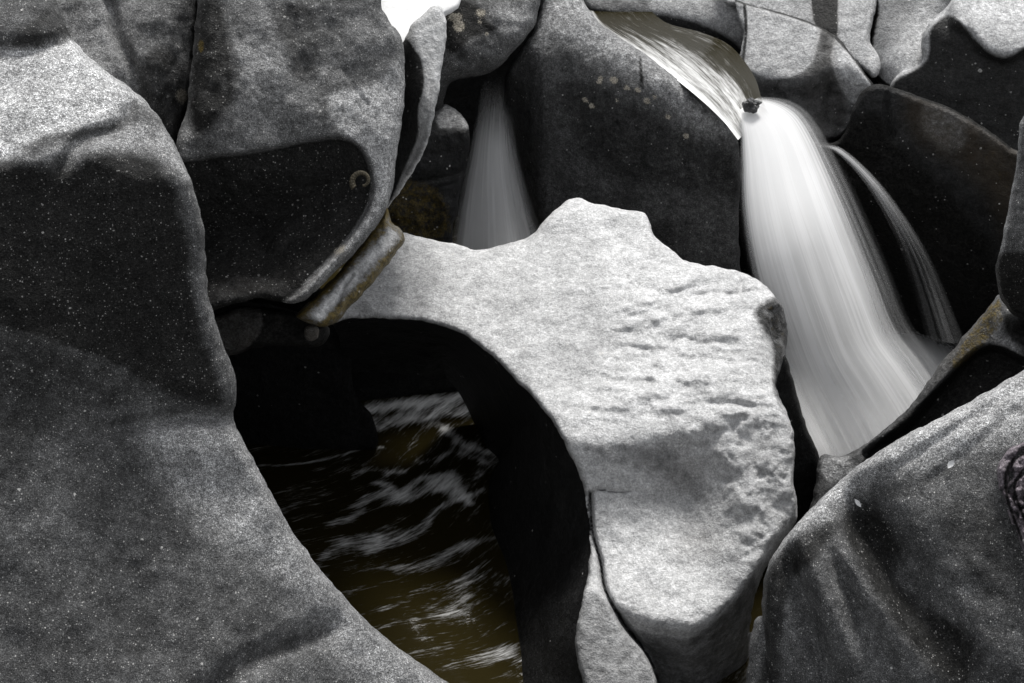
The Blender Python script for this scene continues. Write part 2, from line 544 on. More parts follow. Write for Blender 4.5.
def river_foam(x, y):
    def at(px, py):
        p = pt(px, py, level(Z_RIVER)(np.array(px, float), np.array(py, float))); return p[0], p[1]
    f = np.zeros_like(x) - 0.20
    sh = x.shape
    xf, yf = x.ravel(), y.ravel()
    f = f.ravel()
    wx = xf + 0.05 * np.sin(yf * 9 + 1) + 0.03 * np.sin(xf * 17 + yf * 5)
    wy = yf + 0.05 * np.sin(xf * 8) + 0.03 * np.sin(yf * 15 - xf * 6)
    for pth, wd, a in (([(366, 414), (400, 405), (430, 399), (475, 396)], 0.11, 0.9), ([(372, 432), (400, 422), (440, 411), (475, 414)], 0.06, 0.55),
                       ([(386, 484), (401, 490), (412, 482), (426, 476), (446, 480), (463, 494), (470, 512)], 0.045, 0.80),
                       ([(440, 422), (460, 440), (480, 454), (500, 463)], 0.06, 0.6), ([(352, 476), (375, 468), (398, 466)], 0.04, 0.4),
                       ([(330, 528), (370, 505), (415, 490), (450, 484)], 0.05, 0.45), ([(365, 552), (405, 527), (450, 508), (492, 496)], 0.05, 0.50),
                       ([(320, 565), (350, 548), (372, 540)], 0.05, 0.30), ([(410, 570), (455, 552), (500, 540)], 0.06, 0.36), ([(440, 612), (470, 592), (500, 580)], 0.10, 0.36),
                       ([(480, 660), (540, 650), (580, 645)], 0.06, 0.3), ([(255, 470), (290, 463), (330, 459), (376, 452)], 0.02, 0.5), ([(420, 455), (450, 450), (480, 470)], 0.05, 0.35)):
        q = spline(pth, False, 4)
        w3 = pt(q[:, 0], q[:, 1], level(Z_RIVER)(q[:, 0], q[:, 1]))[:, :2]
        near = (np.abs(xf - w3[:, 0].mean()) < 1.2) & (np.abs(yf - w3[:, 1].mean()) < 1.2)
        d = seg_dist(wx[near], wy[near], w3, False)
        f[near] += 1.15 * (a if a > 0.85 else min(a, 0.62)) * np.exp(-(d / wd) ** 2)
    f = f.reshape(sh)
    return f


def river_z(x, y):
    return Z_RIVER + 0.010 * np.sin(x * 5 + y * 3) + 0.008 * np.sin(-x * 4 + y * 7 + 1) + 0.004 * np.sin(x * 13 + y * 9)


sheet('river_water', np.concatenate([[-5, -4, -3], np.linspace(-2.2, 0.9, 260), [2, 3.5, 5.2]]), np.concatenate([[2.5, 3.5, 4.5], np.linspace(5.2, 9, 300), [10, 11.2]]), river_z, M_lower, 'structure', swirl, {'foam': river_foam})


# ------------------------------------------------------------------ rocks
S = lambda *p: p
UPN = (0, -0.25, 0.97)

# --- big dark boulder filling the left of the frame
shelf = PL(100, 165, 5.0, (0.18, -0.42, 0.88))
front = PL(100, 165, 5.0, (0.30, -0.93, 0.20))
lowp = PL(150, 425, float(front(150, 425)), (0.38, -0.62, 0.68))
back_f = PL(60, 40, float(shelf(60, 40)) , (0.3, -0.9, 0.3))


def surf_left(x, y):
    # the brow of the boulder wanders
    brow = 12 * np.sin(x / 40.0) - 10 * sstep((x - 90) / 60)
    t = smax(shelf(x, y + brow), front(x, y + brow), 0.03)
    t = smin(t, lowp(x, y + 16 * np.sin(x / 55.0) * sstep((200 - x) / 120)), 0.10 + 0.45 * sstep((210 - x) / 200))
    t = t + 0.06 * line(x, y, [(120, 428), (180, 418), (236, 416)], 9)
    t = t - 0.05 * blob(x, y, 50, 15, 45, 28) + 0.05 * line(x, y, [(0, 52), (40, 48), (75, 38)], 9)
    t = t + 0.05 * line(x, y, [(60, 165), (85, 138), (118, 128), (132, 108)], 8) - 0.03 * blob(x, y, 60, 110, 60, 25)
    t = t + 0.05 * line(x, y, [(180, 720), (240, 668), (300, 642), (330, 625)], 14)
    t = t - 0.05 * blob(x, y, 60, 280, 60, 80) + 0.05 * blob(x, y, 170, 300, 40, 70) - 0.05 * blob(x, y, 205, 455, 40, 22)
    t = t + 0.25 * sstep((x - 60) / 330) ** 2 * sstep((y - 400) / 200)
    return t


rock('boulder', 'huge dark speckled boulder with a pale sloping top, left of the cave mouth',
     [(-160, -140), (-20, -120), (30, -60), (55, 0), (72, 38), (100, 66), (140, 95), (163, 124), (180, 155), (194, 190), (203, 225), (206, 262), (208, 292),
      (218, 330), (233, 368), (237, 395), (233, 416), (247, 447), (268, 487), (297, 538), (345, 598), (390, 641), (450, 684), (540, 750), (600, 850), (200, 900), (-200, 880), (-220, 300)],
     surf_left, M_near, back=4.0, roll=14, rolld=0.10, rough=0.035, rscale=2.6,
     paint=lambda x, y: [('pale', 1.0 * region(x, y, [(-200, 50), (20, 48), (78, 38), (110, 72), (145, 98), (158, 116), (136, 100), (122, 118), (90, 128), (40, 138), (12, 158), (-200, 162)], 12)), ('pale', 0.45 * region(x, y, [(20, 162), (60, 146), (100, 136), (140, 122), (165, 128), (190, 180), (150, 152), (90, 152)], 14)),  # sloping top lightened: light from above put into the colour
                         ('stain_shade', 0.80 * region(x, y, [(-200, 163), (20, 162), (70, 164), (90, 154), (140, 152), (168, 170), (190, 230), (198, 300), (222, 380), (225, 408), (170, 400), (90, 360), (-20, 330), (-200, 330)], 30)), ('stain_shade', 0.56 * region(x, y, [(-200, 200), (80, 200), (200, 300), (225, 380), (228, 412), (140, 420), (60, 450), (-200, 480)], 70)), ('stain_shade', 0.5 * line(x, y, [(25, 148), (45, 138), (95, 130), (120, 126)], 5)),  # steep front darkened: real stain plus shade put into the colour
                         ('stain_shade', 0.55 * region(x, y, [(40, 12), (52, 2), (74, 38), (60, 48), (10, 50), (15, 35)], 10)),
                         ('pale', 0.55 * region(x, y, [(150, 430), (235, 425), (280, 500), (345, 600), (450, 690), (520, 760), (380, 700), (290, 590), (200, 520)], 50)),
                         ('stain_shade', 0.5 * line(x, y, [(180, 720), (240, 668), (300, 642), (325, 630)], 12))])  # shade painted along the crease

# --- grey ridge behind it, top left
rock('boulder', 'grey ridge of rock squeezed between the huge dark boulder and the hollowed hanging rock',
     [(0, -150), (180, -150), (200, -30), (197, 15), (193, 60), (190, 100), (180, 135), (176, 190), (150, 240), (60, 200), (0, 100)],
     lambda x, y: smax(PL(110, 60, 6.9, (0.0, -0.72, 0.69))(x, y), PL(150, 60, 6.9, (0.62, -0.72, 0.3))(x, y), 0.12) + 0.07 * line(x, y, [(110, 0), (118, 40), (135, 70), (140, 110)], 7)
     - 0.07 * blob(x, y, 155, 70, 14, 50),
     M_grey, back=1.2, rough=0.03, rscale=5,
     paint=lambda x, y: [('stain_shade', 0.6 * region(x, y, [(140, 60), (165, 40), (188, 70), (190, 180), (160, 200), (140, 120)], 20)),
                         ('lichen', 0.9 * blob(x, y, 182, 96, 5, 6)), ('pale', 0.25 * blob(x, y, 90, 30, 30, 30))])

# --- hanging rock with the black hollow
hang = PL(300, 100, 6.8, (0.12, -0.83, 0.55))


def surf_hang(x, y):
    t = smax(hang(x, y), PL(385, 60, 6.8, (0.75, -0.6, 0.3))(x, y), 0.15)
    hol = sdf(x, y, spline([(150, 172), (200, 158), (260, 150), (310, 140), (345, 138), (364, 152), (374, 185), (366, 215), (345, 245), (318, 275), (292, 300), (240, 308), (190, 320), (140, 330), (130, 240)], True, 6))
    t = t + 0.06 * sstep(hol / 5 + 0.3) + 0.38 * sstep(hol / 120)
    t = t - 0.05 * blob(x, y, 355, 110, 30, 30) + 0.02 * line(x, y, [(290, 10), (296, 40), (306, 70)], 5) + 0.015 * line(x, y, [(345, 70), (356, 90), (368, 104)], 2)
    t = t - 0.06 * blob(x, y, 250, 70, 40, 60) + 0.06 * line(x, y, [(192, -20), (190, 60), (184, 120)], 12)
    return t


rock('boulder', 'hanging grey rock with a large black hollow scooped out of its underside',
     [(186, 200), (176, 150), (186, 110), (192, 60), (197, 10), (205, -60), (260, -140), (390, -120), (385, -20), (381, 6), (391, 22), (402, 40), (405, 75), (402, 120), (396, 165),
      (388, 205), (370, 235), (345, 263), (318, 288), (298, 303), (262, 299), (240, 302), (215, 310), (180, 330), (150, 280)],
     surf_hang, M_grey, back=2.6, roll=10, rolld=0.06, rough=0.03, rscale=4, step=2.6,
     paint=lambda x, y: [('stain_shade', region(x, y, [(150, 172), (200, 160), (260, 152), (310, 142), (345, 140), (362, 152), (371, 185), (362, 215), (342, 243), (315, 272), (288, 300), (240, 320), (190, 330), (140, 330), (130, 240)], 7)),  # hollow blackened: wet stain and its shade both in the colour
                         ('stain_shade', 0.74 * region(x, y, [(195, 0), (215, -20), (232, 30), (240, 90), (215, 130), (190, 140), (186, 90)], 26)),
                         ('stain_shade', 0.56 * region(x, y, [(270, 0), (310, 0), (330, 60), (300, 90), (280, 60)], 26)),
                         ('pale', 0.5 * region(x, y, [(330, 95), (375, 85), (402, 60), (400, 140), (385, 200), (340, 260), (300, 296), (320, 270), (370, 215), (376, 180), (366, 150), (340, 132)], 8)),
                         ('pale', 0.16 * blob(x, y, 250, 90, 45, 45)), ('moss', 0.8 * blob(x, y, 201, 46, 3, 6)), ('stain_shade', -0.42 * blob(x, y, 245, 288, 55, 16, -6)), ('rust', 0.5 * blob(x, y, 245, 285, 55, 18, -6)),
                         ('rust', 0.5 * blob(x, y, 340, 252, 8, 6)), ('lichen', 0.6 * blob(x, y, 340, 250, 7, 4, -40))])

# --- standing fin of rock to its right
rock('standing_rock', 'narrow upright fin of pale rock with a black water stripe down its left side',
     [(398, 60), (404, 40), (415, 22), (430, 8), (441, 6), (446, 25), (443, 60), (437, 100), (430, 135), (418, 163), (402, 188), (390, 205), (383, 215), (372, 225), (365, 180), (380, 110)],
     lambda x, y: smax(PL(430, 60, 7.35, (0.25, -0.72, 0.64))(x, y), PL(405, 100, 7.45, (-0.75, -0.6, 0.25))(x, y), 0.06),
     M_slab, back=0.9, roll=6, rolld=0.03, rough=0.015, rscale=6, step=2.2, tuck=(1, 3, 6),
     paint=lambda x, y: [('stain_shade', region(x, y, [(396, 60), (402, 36), (414, 48), (421, 60), (424, 85), (418, 110), (418, 135), (404, 170), (384, 212), (360, 230), (375, 120)], 7)),
                         ('stain_shade', 0.45 * region(x, y, [(430, 75), (441, 90), (432, 135), (410, 175), (400, 180), (420, 140), (427, 110)], 8)),
                         ('rust', 0.5 * blob(x, y, 407, 80, 5, 25))])

# --- near-white rock far behind, one even colour
rock('boulder', 'near-white rock in full light at the top edge behind the fin',
     [(340, -60), (460, -60), (460, 5), (440, 20), (412, 50), (390, 45), (360, 20)],
     lambda x, y: PL(405, 10, 8.6, (0, -0.2, 0.98))(x, y), M_white, back=1.0, rough=0.02)

# --- rounded overhanging rock above the small fall
rock('boulder', 'rounded overhanging rock with two cream lichen patches above the small shaded fall',
     [(440, -110), (560, -110), (548, -30), (540, 5), (533, 28), (520, 45), (504, 62), (493, 72), (478, 77), (462, 79), (450, 84), (444, 98), (443, 112), (436, 124), (425, 135), (415, 120), (420, 60), (430, 0)],
     lambda x, y: smax(PL(490, 30, 9.4, (0.05, -0.72, 0.69))(x, y), PL(490, 62, 9.4, (0.1, -0.9, -0.4))(x, y), 0.25),
     M_grey, back=0.9, roll=14, rolld=0.15, rough=0.03, rscale=5, step=2.4,
     paint=lambda x, y: [('stain_shade', 0.75 * region(x, y, [(445, 5), (470, 0), (490, 20), (500, 30), (470, 40), (455, 55), (444, 50), (442, 20)], 10)),
                         ('lichen', 1.0 * np.maximum(blob(x, y, 455, 17, 6, 3.5), blob(x, y, 459, 26, 4.5, 4.5, 30))), ('lichen', 0.7 * np.maximum(blob(x, y, 481, 13, 5, 4), np.maximum(blob(x, y, 480, 22, 2, 2), blob(x, y, 487, 34, 2, 2)))), ('rust', 0.3 * blob(x, y, 456, 22, 6, 8)),
                         ('stain_shade', 0.6 * blob(x, y, 462, 55, 8, 6)), ('pale', 0.3 * blob(x, y, 510, 20, 14, 14))])

# --- wet blocky wall below it
rock('boulder', 'wet greenish block with a small pale ledge, left of the small shaded fall',
     [(380, 140), (410, 120), (435, 112), (445, 104), (458, 112), (468, 126), (470, 145), (464, 175), (458, 205), (452, 235), (450, 270), (380, 280), (360, 220)],
     lambda x, y: smax(PL(440, 150, 9.3, (0.1, -0.97, 0.15))(x, y), PL(450, 126, 9.3, (0, -0.3, 0.95))(x, y), 0.04) + 0.05 * line(x, y, [(415, 186), (440, 182), (462, 176)], 4),
     M_wet, back=1.0, roll=6, rolld=0.05, rough=0.03, rscale=6, step=2.4,
     paint=lambda x, y: [('pale', 0.8 * region(x, y, [(436, 120), (446, 104), (460, 112), (469, 128), (455, 127), (440, 128)], 4)), ('moss', 0.52 * region(x, y, [(385, 180), (440, 185), (455, 230), (430, 250), (380, 240)], 20)),
                         ('pale', 0.25 * line(x, y, [(415, 184), (440, 180), (462, 174)], 2))])

# --- large smooth rock in the middle
m_top = PL(600, 60, 9.45, (-0.12, -0.60, 0.79))
m_front = PL(600, 85, 9.45, (-0.18, -0.98, -0.05))


def surf_mid(x, y):
    slope = (x - 560) * 0.38
    t = smax(m_top(x, y), m_front(x, y - slope * 0.6), 0.35)
    t = t + 0.08 * blob(x, y, 560, 120, 26, 60, 20) - 0.06 * blob(x, y, 640, 200, 50, 50)
    return t + 0.35 * sstep((548 - x) / 45) * sstep((y - 40) / 60)


rock('boulder', 'large smooth dark rock rising between the two waterfalls, with lichen dots along its shoulder',
     [(540, -90), (580, -90), (584, 0), (592, 14), (606, 28), (640, 50), (668, 72), (700, 98), (724, 122), (738, 142), (741, 170), (739, 220), (742, 275), (760, 320), (640, 330), (550, 320), (542, 250),
      (528, 205), (514, 155), (504, 110), (507, 72), (522, 48), (535, 28), (540, 0)],
     surf_mid, M_mid, back=1.0, roll=12, rolld=0.10, rough=0.025, rscale=3, tuck=(2, 8, 14),
     paint=lambda x, y: [('pale', 0.75 * region(x, y, [(545, -20), (585, -10), (600, 25), (640, 52), (700, 102), (728, 130), (700, 130), (640, 80), (600, 60), (560, 40), (535, 40)], 34)),  # shoulder lightened, top light painted into the colour
                         ('stain_shade', 0.52 * region(x, y, [(560, 75), (600, 78), (660, 112), (735, 156), (745, 200), (640, 190), (590, 170), (560, 110)], 34)), ('stain_shade', 0.5 * region(x, y, [(500, 60), (530, 90), (545, 150), (550, 330), (480, 330)], 30)), ('pale', 0.13 * region(x, y, [(560, 190), (730, 200), (742, 300), (560, 300)], 60)),  # front face darkened, its shade painted into the colour
                         ('stain_shade', 0.8 * line(x, y, [(640, 58), (641, 72), (642, 88)], 2.5)),
                         ('lichen', np.clip(sum(blob(x, y, a, b, c * 0.85, c * 0.65, 25) for a, b, c in ((614, 80, 4), (601, 78, 2.5), (599, 82, 2.5), (627, 88, 3), (638, 90, 3), (647, 101, 3.5), (617, 100, 2), (668, 117, 3), (585, 100, 3), (592, 106, 3), (655, 97, 2), (686, 136, 3))), 0, 1)),
                         ('moss', 0.33 * blob(x, y, 640, 108, 24, 8, 25))])

# --- rounded rim behind the upper pool
rock('boulder', 'smooth rounded rim of rock curving behind the olive upper pool',
     [(560, -80), (770, -80), (760, -10), (752, 20), (752, 45), (741, 56), (725, 46), (705, 40), (680, 36), (650, 34), (625, 34), (605, 26), (592, 12), (580, 0)],
     lambda x, y: smax(PL(680, 8, 10.6, (0.0, -0.45, 0.89))(x, y), PL(680, 14, 10.6, (0.0, -0.93, -0.2))(x, y - 22 * sstep((x - 650) / 90)), 0.2),
     M_back, back=1.0, roll=8, rolld=0.06, rough=0.02, step=2.4,
     paint=lambda x, y: [('stain_shade', region(x, y, [(560, 10), (640, 12), (690, 20), (735, 42), (750, 70), (600, 60), (560, 40)], 16)), ('stain_shade', 0.55 * region(x, y, [(560, -30), (640, -30), (650, 20), (560, 20)], 20))])

# --- pale bowl right of the lip
h_top = PL(790, 70, 9.9, (-0.12, -0.55, 0.82))
h_low = PL(800, 95, 9.95, (-0.15, -0.86, -0.25))


def surf_bowl(x, y):
    edge = np.interp(x, [700, 745, 790, 812, 830, 870], [52, 62, 70, 62, 50, 60])
    t = smax(h_top(x, y), h_low(x, y - (edge - 68)), 0.10)
    return t - 0.35 * sstep((y - 95) / 50) + 0.03 * line(x, y, [(742, 10), (744, 40), (742, 60)], 4)


rock('boulder', 'pale scooped rock with a dark wet bowl directly right of the main waterfall lip',
     [(735, 0), (745, 3), (780, 12), (810, 22), (832, 34), (850, 52), (866, 74), (874, 86), (868, 100), (856, 118), (842, 136), (826, 141), (815, 138), (790, 128), (760, 110), (748, 90), (740, 62), (743, 30)],
     surf_bowl, M_back, back=0.8, roll=6, rolld=0.04, rough=0.02, step=2.2, tuck=(1, 4, 8),
     paint=lambda x, y: [('stain_shade', 0.62 * region(x, y, [(735, 50), (752, 70), (770, 78), (800, 72), (812, 60), (818, 40), (822, 24), (836, 32), (832, 56), (838, 80), (850, 100), (862, 108), (840, 145), (800, 140), (750, 120)], 6)),
                         ('rust', 0.55 * region(x, y, [(822, 24), (838, 34), (834, 56), (846, 120), (820, 135), (800, 110), (815, 60)], 14)),
                         ('stain_shade', 1.0 * line(x, y, [(735, 0), (780, 12), (810, 22), (832, 34), (850, 52), (866, 74), (876, 88)], 2.6)), ('stain_shade', 0.9 * line(x, y, [(744, 0), (746, 30), (743, 60)], 2.0)), ('pale', 0.4 * region(x, y, [(838, 50), (850, 52), (872, 86), (862, 104), (845, 92)], 8))])

# --- pale slabs above the long crack
rock('boulder', 'pale slab at the top edge with a brown water stripe, above the long crack',
     [(730, -90), (880, -90), (878, -20), (876, 10), (870, 40), (880, 60), (874, 78), (858, 66), (842, 54), (826, 40), (804, 28), (776, 18), (742, 8), (722, 0)],
     lambda x, y: PL(820, 20, 10.2, (-0.05, -0.52, 0.85))(x, y) - 0.10 * blob(x, y, 850, 0, 40, 40), M_back, back=0.9, roll=5, rolld=0.05, rough=0.02, step=2.4, tuck=(1, 4, 8),
     paint=lambda x, y: [('stain_shade', 0.85 * region(x, y, [(812, -60), (838, -60), (838, 10), (836, 42), (822, 34), (813, 20)], 4)), ('rust', 0.7 * region(x, y, [(812, -60), (838, -60), (838, 10), (836, 42), (822, 34), (813, 20)], 6))])

rock('boulder', 'smooth mid-grey tongue of rock at the top edge, right of the brown water stripe',
     [(876, -90), (980, -90), (962, -10), (952, 12), (934, 28), (928, 48), (929, 62), (920, 74), (908, 84), (896, 94), (882, 88), (869, 64), (871, 40), (876, 12)],
     lambda x, y: smax(PL(905, 30, 10.1, (0.0, -0.66, 0.75))(x, y), PL(878, 30, 10.15, (-0.8, -0.5, 0.3))(x, y), 0.10) - 0.04 * blob(x, y, 905, 60, 20, 20), M_back, back=0.9, roll=6, rolld=0.05, rough=0.015, step=2.4, tuck=(1, 4, 8),
     paint=lambda x, y: [('stain_shade', 1.0 * line(x, y, [(876, -20), (876, 10), (871, 40), (869, 64), (880, 80), (892, 88)], 2.4)), ('stain_shade', 0.46 * region(x, y, [(876, -40), (930, -40), (905, 40), (885, 55), (874, 50)], 26)), ('pale', 0.4 * region(x, y, [(930, 0), (960, -30), (950, 10), (932, 26), (925, 60), (900, 72), (905, 50)], 16))])

k_top = PL(990, 30, 9.6, (-0.05, -0.45, 0.89))
k_frt = PL(980, 60, 9.6, (-0.35, -0.88, 0.3))
rock('boulder', 'dark wet rock with a pale rounded cap in the top right corner',
     [(950, -90), (1150, -90), (1160, 200), (1090, 190), (1040, 190), (1012, 164), (976, 140), (944, 120), (914, 106), (890, 92), (900, 72), (914, 67), (923, 59), (922, 44), (928, 25), (946, 8), (956, -10)],
     lambda x, y: smax(k_top(x, y), k_frt(x, y), 0.1) + 0.10 * sstep((sdf(x, y, spline([(958, -60), (1160, -60), (1160, 40), (1024, 50), (1005, 57), (985, 50), (970, 30), (955, 22)], True, 6)) * -1) / 14 + 0.3),
     M_back, back=0.9, roll=5, rolld=0.05, rough=0.02, step=2.6, tuck=(1, 4, 8),
     paint=lambda x, y: [('stain_shade', 0.8 * region(x, y, [(948, 14), (962, 22), (975, 38), (990, 52), (1004, 57), (1016, 52), (1030, 44), (1160, 60), (1160, 210), (1000, 200), (890, 90), (926, 60), (930, 30)], 7)),
                         ('rust', 0.4 * line(x, y, [(998, 62), (1005, 100), (1010, 140)], 8)), ('pale', 0.5 * region(x, y, [(960, -40), (1040, -40), (1024, 20), (990, 20), (965, 12)], 20))])

# --- dark cavern wall right of the fall
cav = PL(940, 130, 9.2, (-0.35, -0.90, 0.25))
cav2 = PL(900, 220, 9.6, (-0.5, -0.80, -0.34))
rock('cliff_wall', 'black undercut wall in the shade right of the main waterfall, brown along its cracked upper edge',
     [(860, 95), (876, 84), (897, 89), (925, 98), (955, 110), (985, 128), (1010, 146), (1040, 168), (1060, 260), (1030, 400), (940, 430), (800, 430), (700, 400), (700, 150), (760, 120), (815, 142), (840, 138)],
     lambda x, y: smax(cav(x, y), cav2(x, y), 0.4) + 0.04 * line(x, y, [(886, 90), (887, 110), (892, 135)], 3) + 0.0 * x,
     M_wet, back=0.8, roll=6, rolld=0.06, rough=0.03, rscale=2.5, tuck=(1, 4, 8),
     paint=lambda x, y: [('rust', 0.7 * region(x, y, [(905, 100), (925, 100), (985, 130), (1020, 155), (1015, 250), (990, 200), (960, 165), (920, 140)], 30)),
                         ('pale', 0.45 * region(x, y, [(925, 108), (960, 118), (965, 145), (950, 150), (925, 130)], 16)), ('moss', 0.35 * region(x, y, [(960, 135), (1010, 155), (1012, 210), (985, 180)], 16)),
                         ('stain_shade', 0.8 * region(x, y, [(800, 140), (870, 110), (900, 140), (950, 190), (1000, 260), (1020, 420), (760, 420), (700, 150)], 40)),
                         ('stain_shade', 1.0 * line(x, y, [(860, 95), (876, 84), (897, 89), (925, 98), (955, 110), (985, 128), (1010, 146)], 3.0)), ('pale', 0.25 * line(x, y, [(985, 131), (1010, 143), (1019, 152)], 2))])

# --- rock edge at the far right
rock('boulder', 'dark narrow rock face cut by the right edge of the frame',
     [(1022, 118), (1060, 60), (1200, 40), (1230, 330), (1120, 340), (1050, 335), (1024, 320), (1010, 312), (1000, 296), (996, 272), (1003, 235), (1010, 200), (1017, 160)],
     lambda x, y: smax(PL(1024, 220, 6.6, (-0.3, -0.85, 0.43))(x, y), PL(1024, 250, 6.6, (-0.1, -0.95, -0.3))(x, y), 0.1), M_near, back=1.0, roll=7, rolld=0.06, rough=0.02, step=2.6,
     paint=lambda x, y: [('stain_shade', 0.8 * region(x, y, [(990, 260), (1030, 250), (1200, 250), (1200, 340), (1000, 340)], 12)), ('pale', 0.5 * line(x, y, [(1022, 118), (1014, 170), (1006, 225), (1000, 260)], 2.5))])

# --- ledge between the pool and the right boulder
n_slope = PL(930, 400, 7.7, (-0.45, -0.55, 0.70))
rock('ledge_rock', 'dark wet ledge with ochre algae sloping down to the foot of the main waterfall',
     [(820, 456), (840, 456), (862, 446), (890, 425), (915, 400), (940, 365), (965, 335), (985, 312), (1000, 294), (1010, 308), (1024, 318), (1060, 320), (1120, 400), (1000, 500), (880, 560), (800, 560), (815, 490)],
     lambda x, y: n_slope(x, y) + 0.14 * sstep(sdf(x, y, spline([(945, 380), (970, 355), (990, 346), (1010, 352), (1040, 372), (1040, 420), (880, 470), (862, 452), (905, 425)], True, 6)) / 12 + 0.3) - 0.10 * blob(x, y, 1018, 318, 14, 12),
     M_mid, back=0.9, roll=6, rolld=0.05, rough=0.02, step=2.4,
     paint=lambda x, y: [('stain_shade', 0.85 * region(x, y, [(880, 440), (942, 382), (970, 356), (990, 344), (1012, 350), (1060, 380), (1060, 430), (880, 500), (858, 470)], 6)),
                         ('moss', 0.55 * region(x, y, [(950, 360), (998, 296), (1004, 320), (985, 345), (955, 372)], 8)), ('pale', 0.55 * region(x, y, [(998, 310), (1004, 330), (1024, 358), (1030, 372), (1008, 352), (992, 342)], 6)),
                         ('stain_shade', 0.7 * region(x, y, [(1004, 315), (1040, 312), (1050, 350), (1024, 348), (1008, 335)], 6)), ('pale', 0.55 * region(x, y, [(822, 460), (850, 458), (858, 466), (830, 482)], 5)),
                         ('rust', 0.3 * blob(x, y, 960, 350, 20, 25))])

# --- dark wall of the channel right of the pale slab
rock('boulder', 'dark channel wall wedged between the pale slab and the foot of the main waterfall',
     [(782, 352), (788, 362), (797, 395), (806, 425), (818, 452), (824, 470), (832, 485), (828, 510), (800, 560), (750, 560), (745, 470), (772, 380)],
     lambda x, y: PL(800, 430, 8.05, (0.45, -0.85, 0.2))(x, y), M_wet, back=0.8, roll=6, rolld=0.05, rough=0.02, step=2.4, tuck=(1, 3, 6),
     paint=lambda x, y: [('stain_shade', 0.5 + 0 * x), ('pale', 0.15 * line(x, y, [(790, 365), (806, 425), (818, 452)], 2))])

# --- the pale slab in the middle
sl_main = PL(600, 330, 7.9, (-0.10, -0.24, 0.96))
sl_step = PL(650, 432, float(sl_main(650, 432)), (0.0, -0.93, 0.37))
sl_low = PL(660, 530, float(sl_step(660, 466)), (0.0, -0.34, 0.94))
sl_und = PL(690, 605, float(sl_low(690, 605)), (0.1, -0.97, -0.22))


def surf_slab(x, y):
    wob = np.interp(x, [480, 570, 620, 650, 680, 720, 770, 800], [-8, -2, 6, 4, -2, -12, -16, -30])
    t = smax(sl_main(x, y), sl_step(x, y + wob * -1), 0.06)
    t = smin(t, sl_low(x, y), 0.14)
    wq = 0.55 * sstep((x - 685) / 70) * sstep((660 - y) / 210)
    t = t * (1 - wq) + (sl_main(x, y) + 0.02) * wq
    lip = np.interp(x, [560, 620, 650, 690, 710, 740, 760, 800], [645, 602, 624, 639, 632, 600, 568, 500])
    t = smax(t, sl_und(x, y - (lip - 605)), 0.08)
    # left block below the long crack sits lower
    blk = region(x, y, [(592, 585), (604, 598), (625, 630), (650, 660), (662, 700), (660, 800), (540, 800), (560, 620)], 7)
    tb = PL(610, 640, float(sl_low(610, 640)) + 0.02, (-0.1, -0.62, 0.78))(x, y)
    t = t * (1 - blk) + tb * blk
    t = t + 0.10 * line(x, y, [(590, 494), (592, 530), (600, 560), (606, 592), (626, 626), (648, 655), (661, 690)], 2.2)
    t = t + 0.03 * line(x, y, [(584, 494), (600, 490), (618, 493), (636, 491), (660, 497)], 1.3) * sstep((662 - x) / 60)
    # right-hand brow falls away steeply
    t = t + 0.20 * sstep((x - np.interp(y, [270, 292, 310, 340, 370, 395, 412, 700], [800, 790, 764, 755, 760, 774, 802, 830])) / 28)
    # shallow wind and water ripples, brow cracks
    t = t - 0.035 * blob(x, y, 640, 300, 60, 30, 20) + 0.03 * blob(x, y, 600, 365, 55, 14, -18) - 0.03 * blob(x, y, 620, 395, 60, 12, -14) + 0.03 * blob(x, y, 690, 350, 8, 50, 10)
    t = t + 0.02 * line(x, y, [(690, 296), (712, 292), (730, 294), (752, 291), (768, 290)], 1.6) + 0.03 * line(x, y, [(743, 274), (741, 284), (742, 293)], 1.8) + 0.012 * line(x, y, [(466, 332), (485, 326), (505, 322)], 1.5) + 0.012 * line(x, y, [(566, 322), (582, 317)], 1.5)
    t = t + 0.03 * blob(x, y, 612, 228, 6, 4) + 0.02 * blob(x, y, 620, 240, 10, 4, 30)
    t = t - 0.05 * blob(x, y, 560, 215, 30, 14) + 0.06 * blob(x, y, 480, 240, 50, 14)
    t = t + 0.05 * blob(x, y, 690, 480, 24, 26, 40)
    return t


def det_slab(x, y, P):
    rr = region(x, y, [(690, 430), (800, 420), (800, 520), (760, 560), (720, 540), (715, 480)], 30)
    mid = region(x, y, [(640, 270), (720, 280), (760, 340), (770, 420), (640, 420), (570, 400), (610, 340)], 60)
    return (-0.028 * rr * fbm(P, 9, 5, 3.0) - 0.06 * mid * np.abs(fbm(P * np.array([0.55, 1.25, 1]) + 0.2 * np.sin(P[:, [1, 2, 0]] * 4), 3.6, 5, 8.0)) + 0.018 * region(x, y, [(360, 330), (520, 260), (640, 300), (600, 440), (560, 420), (480, 340)], 60) * np.abs(fbm(P * np.array([0.5, 1.3, 1]), 3.0, 4, 2.0))
            + rr * 0.05 * np.clip(fbm(P, 13, 3, 21.0) - 0.35, 0, 1))


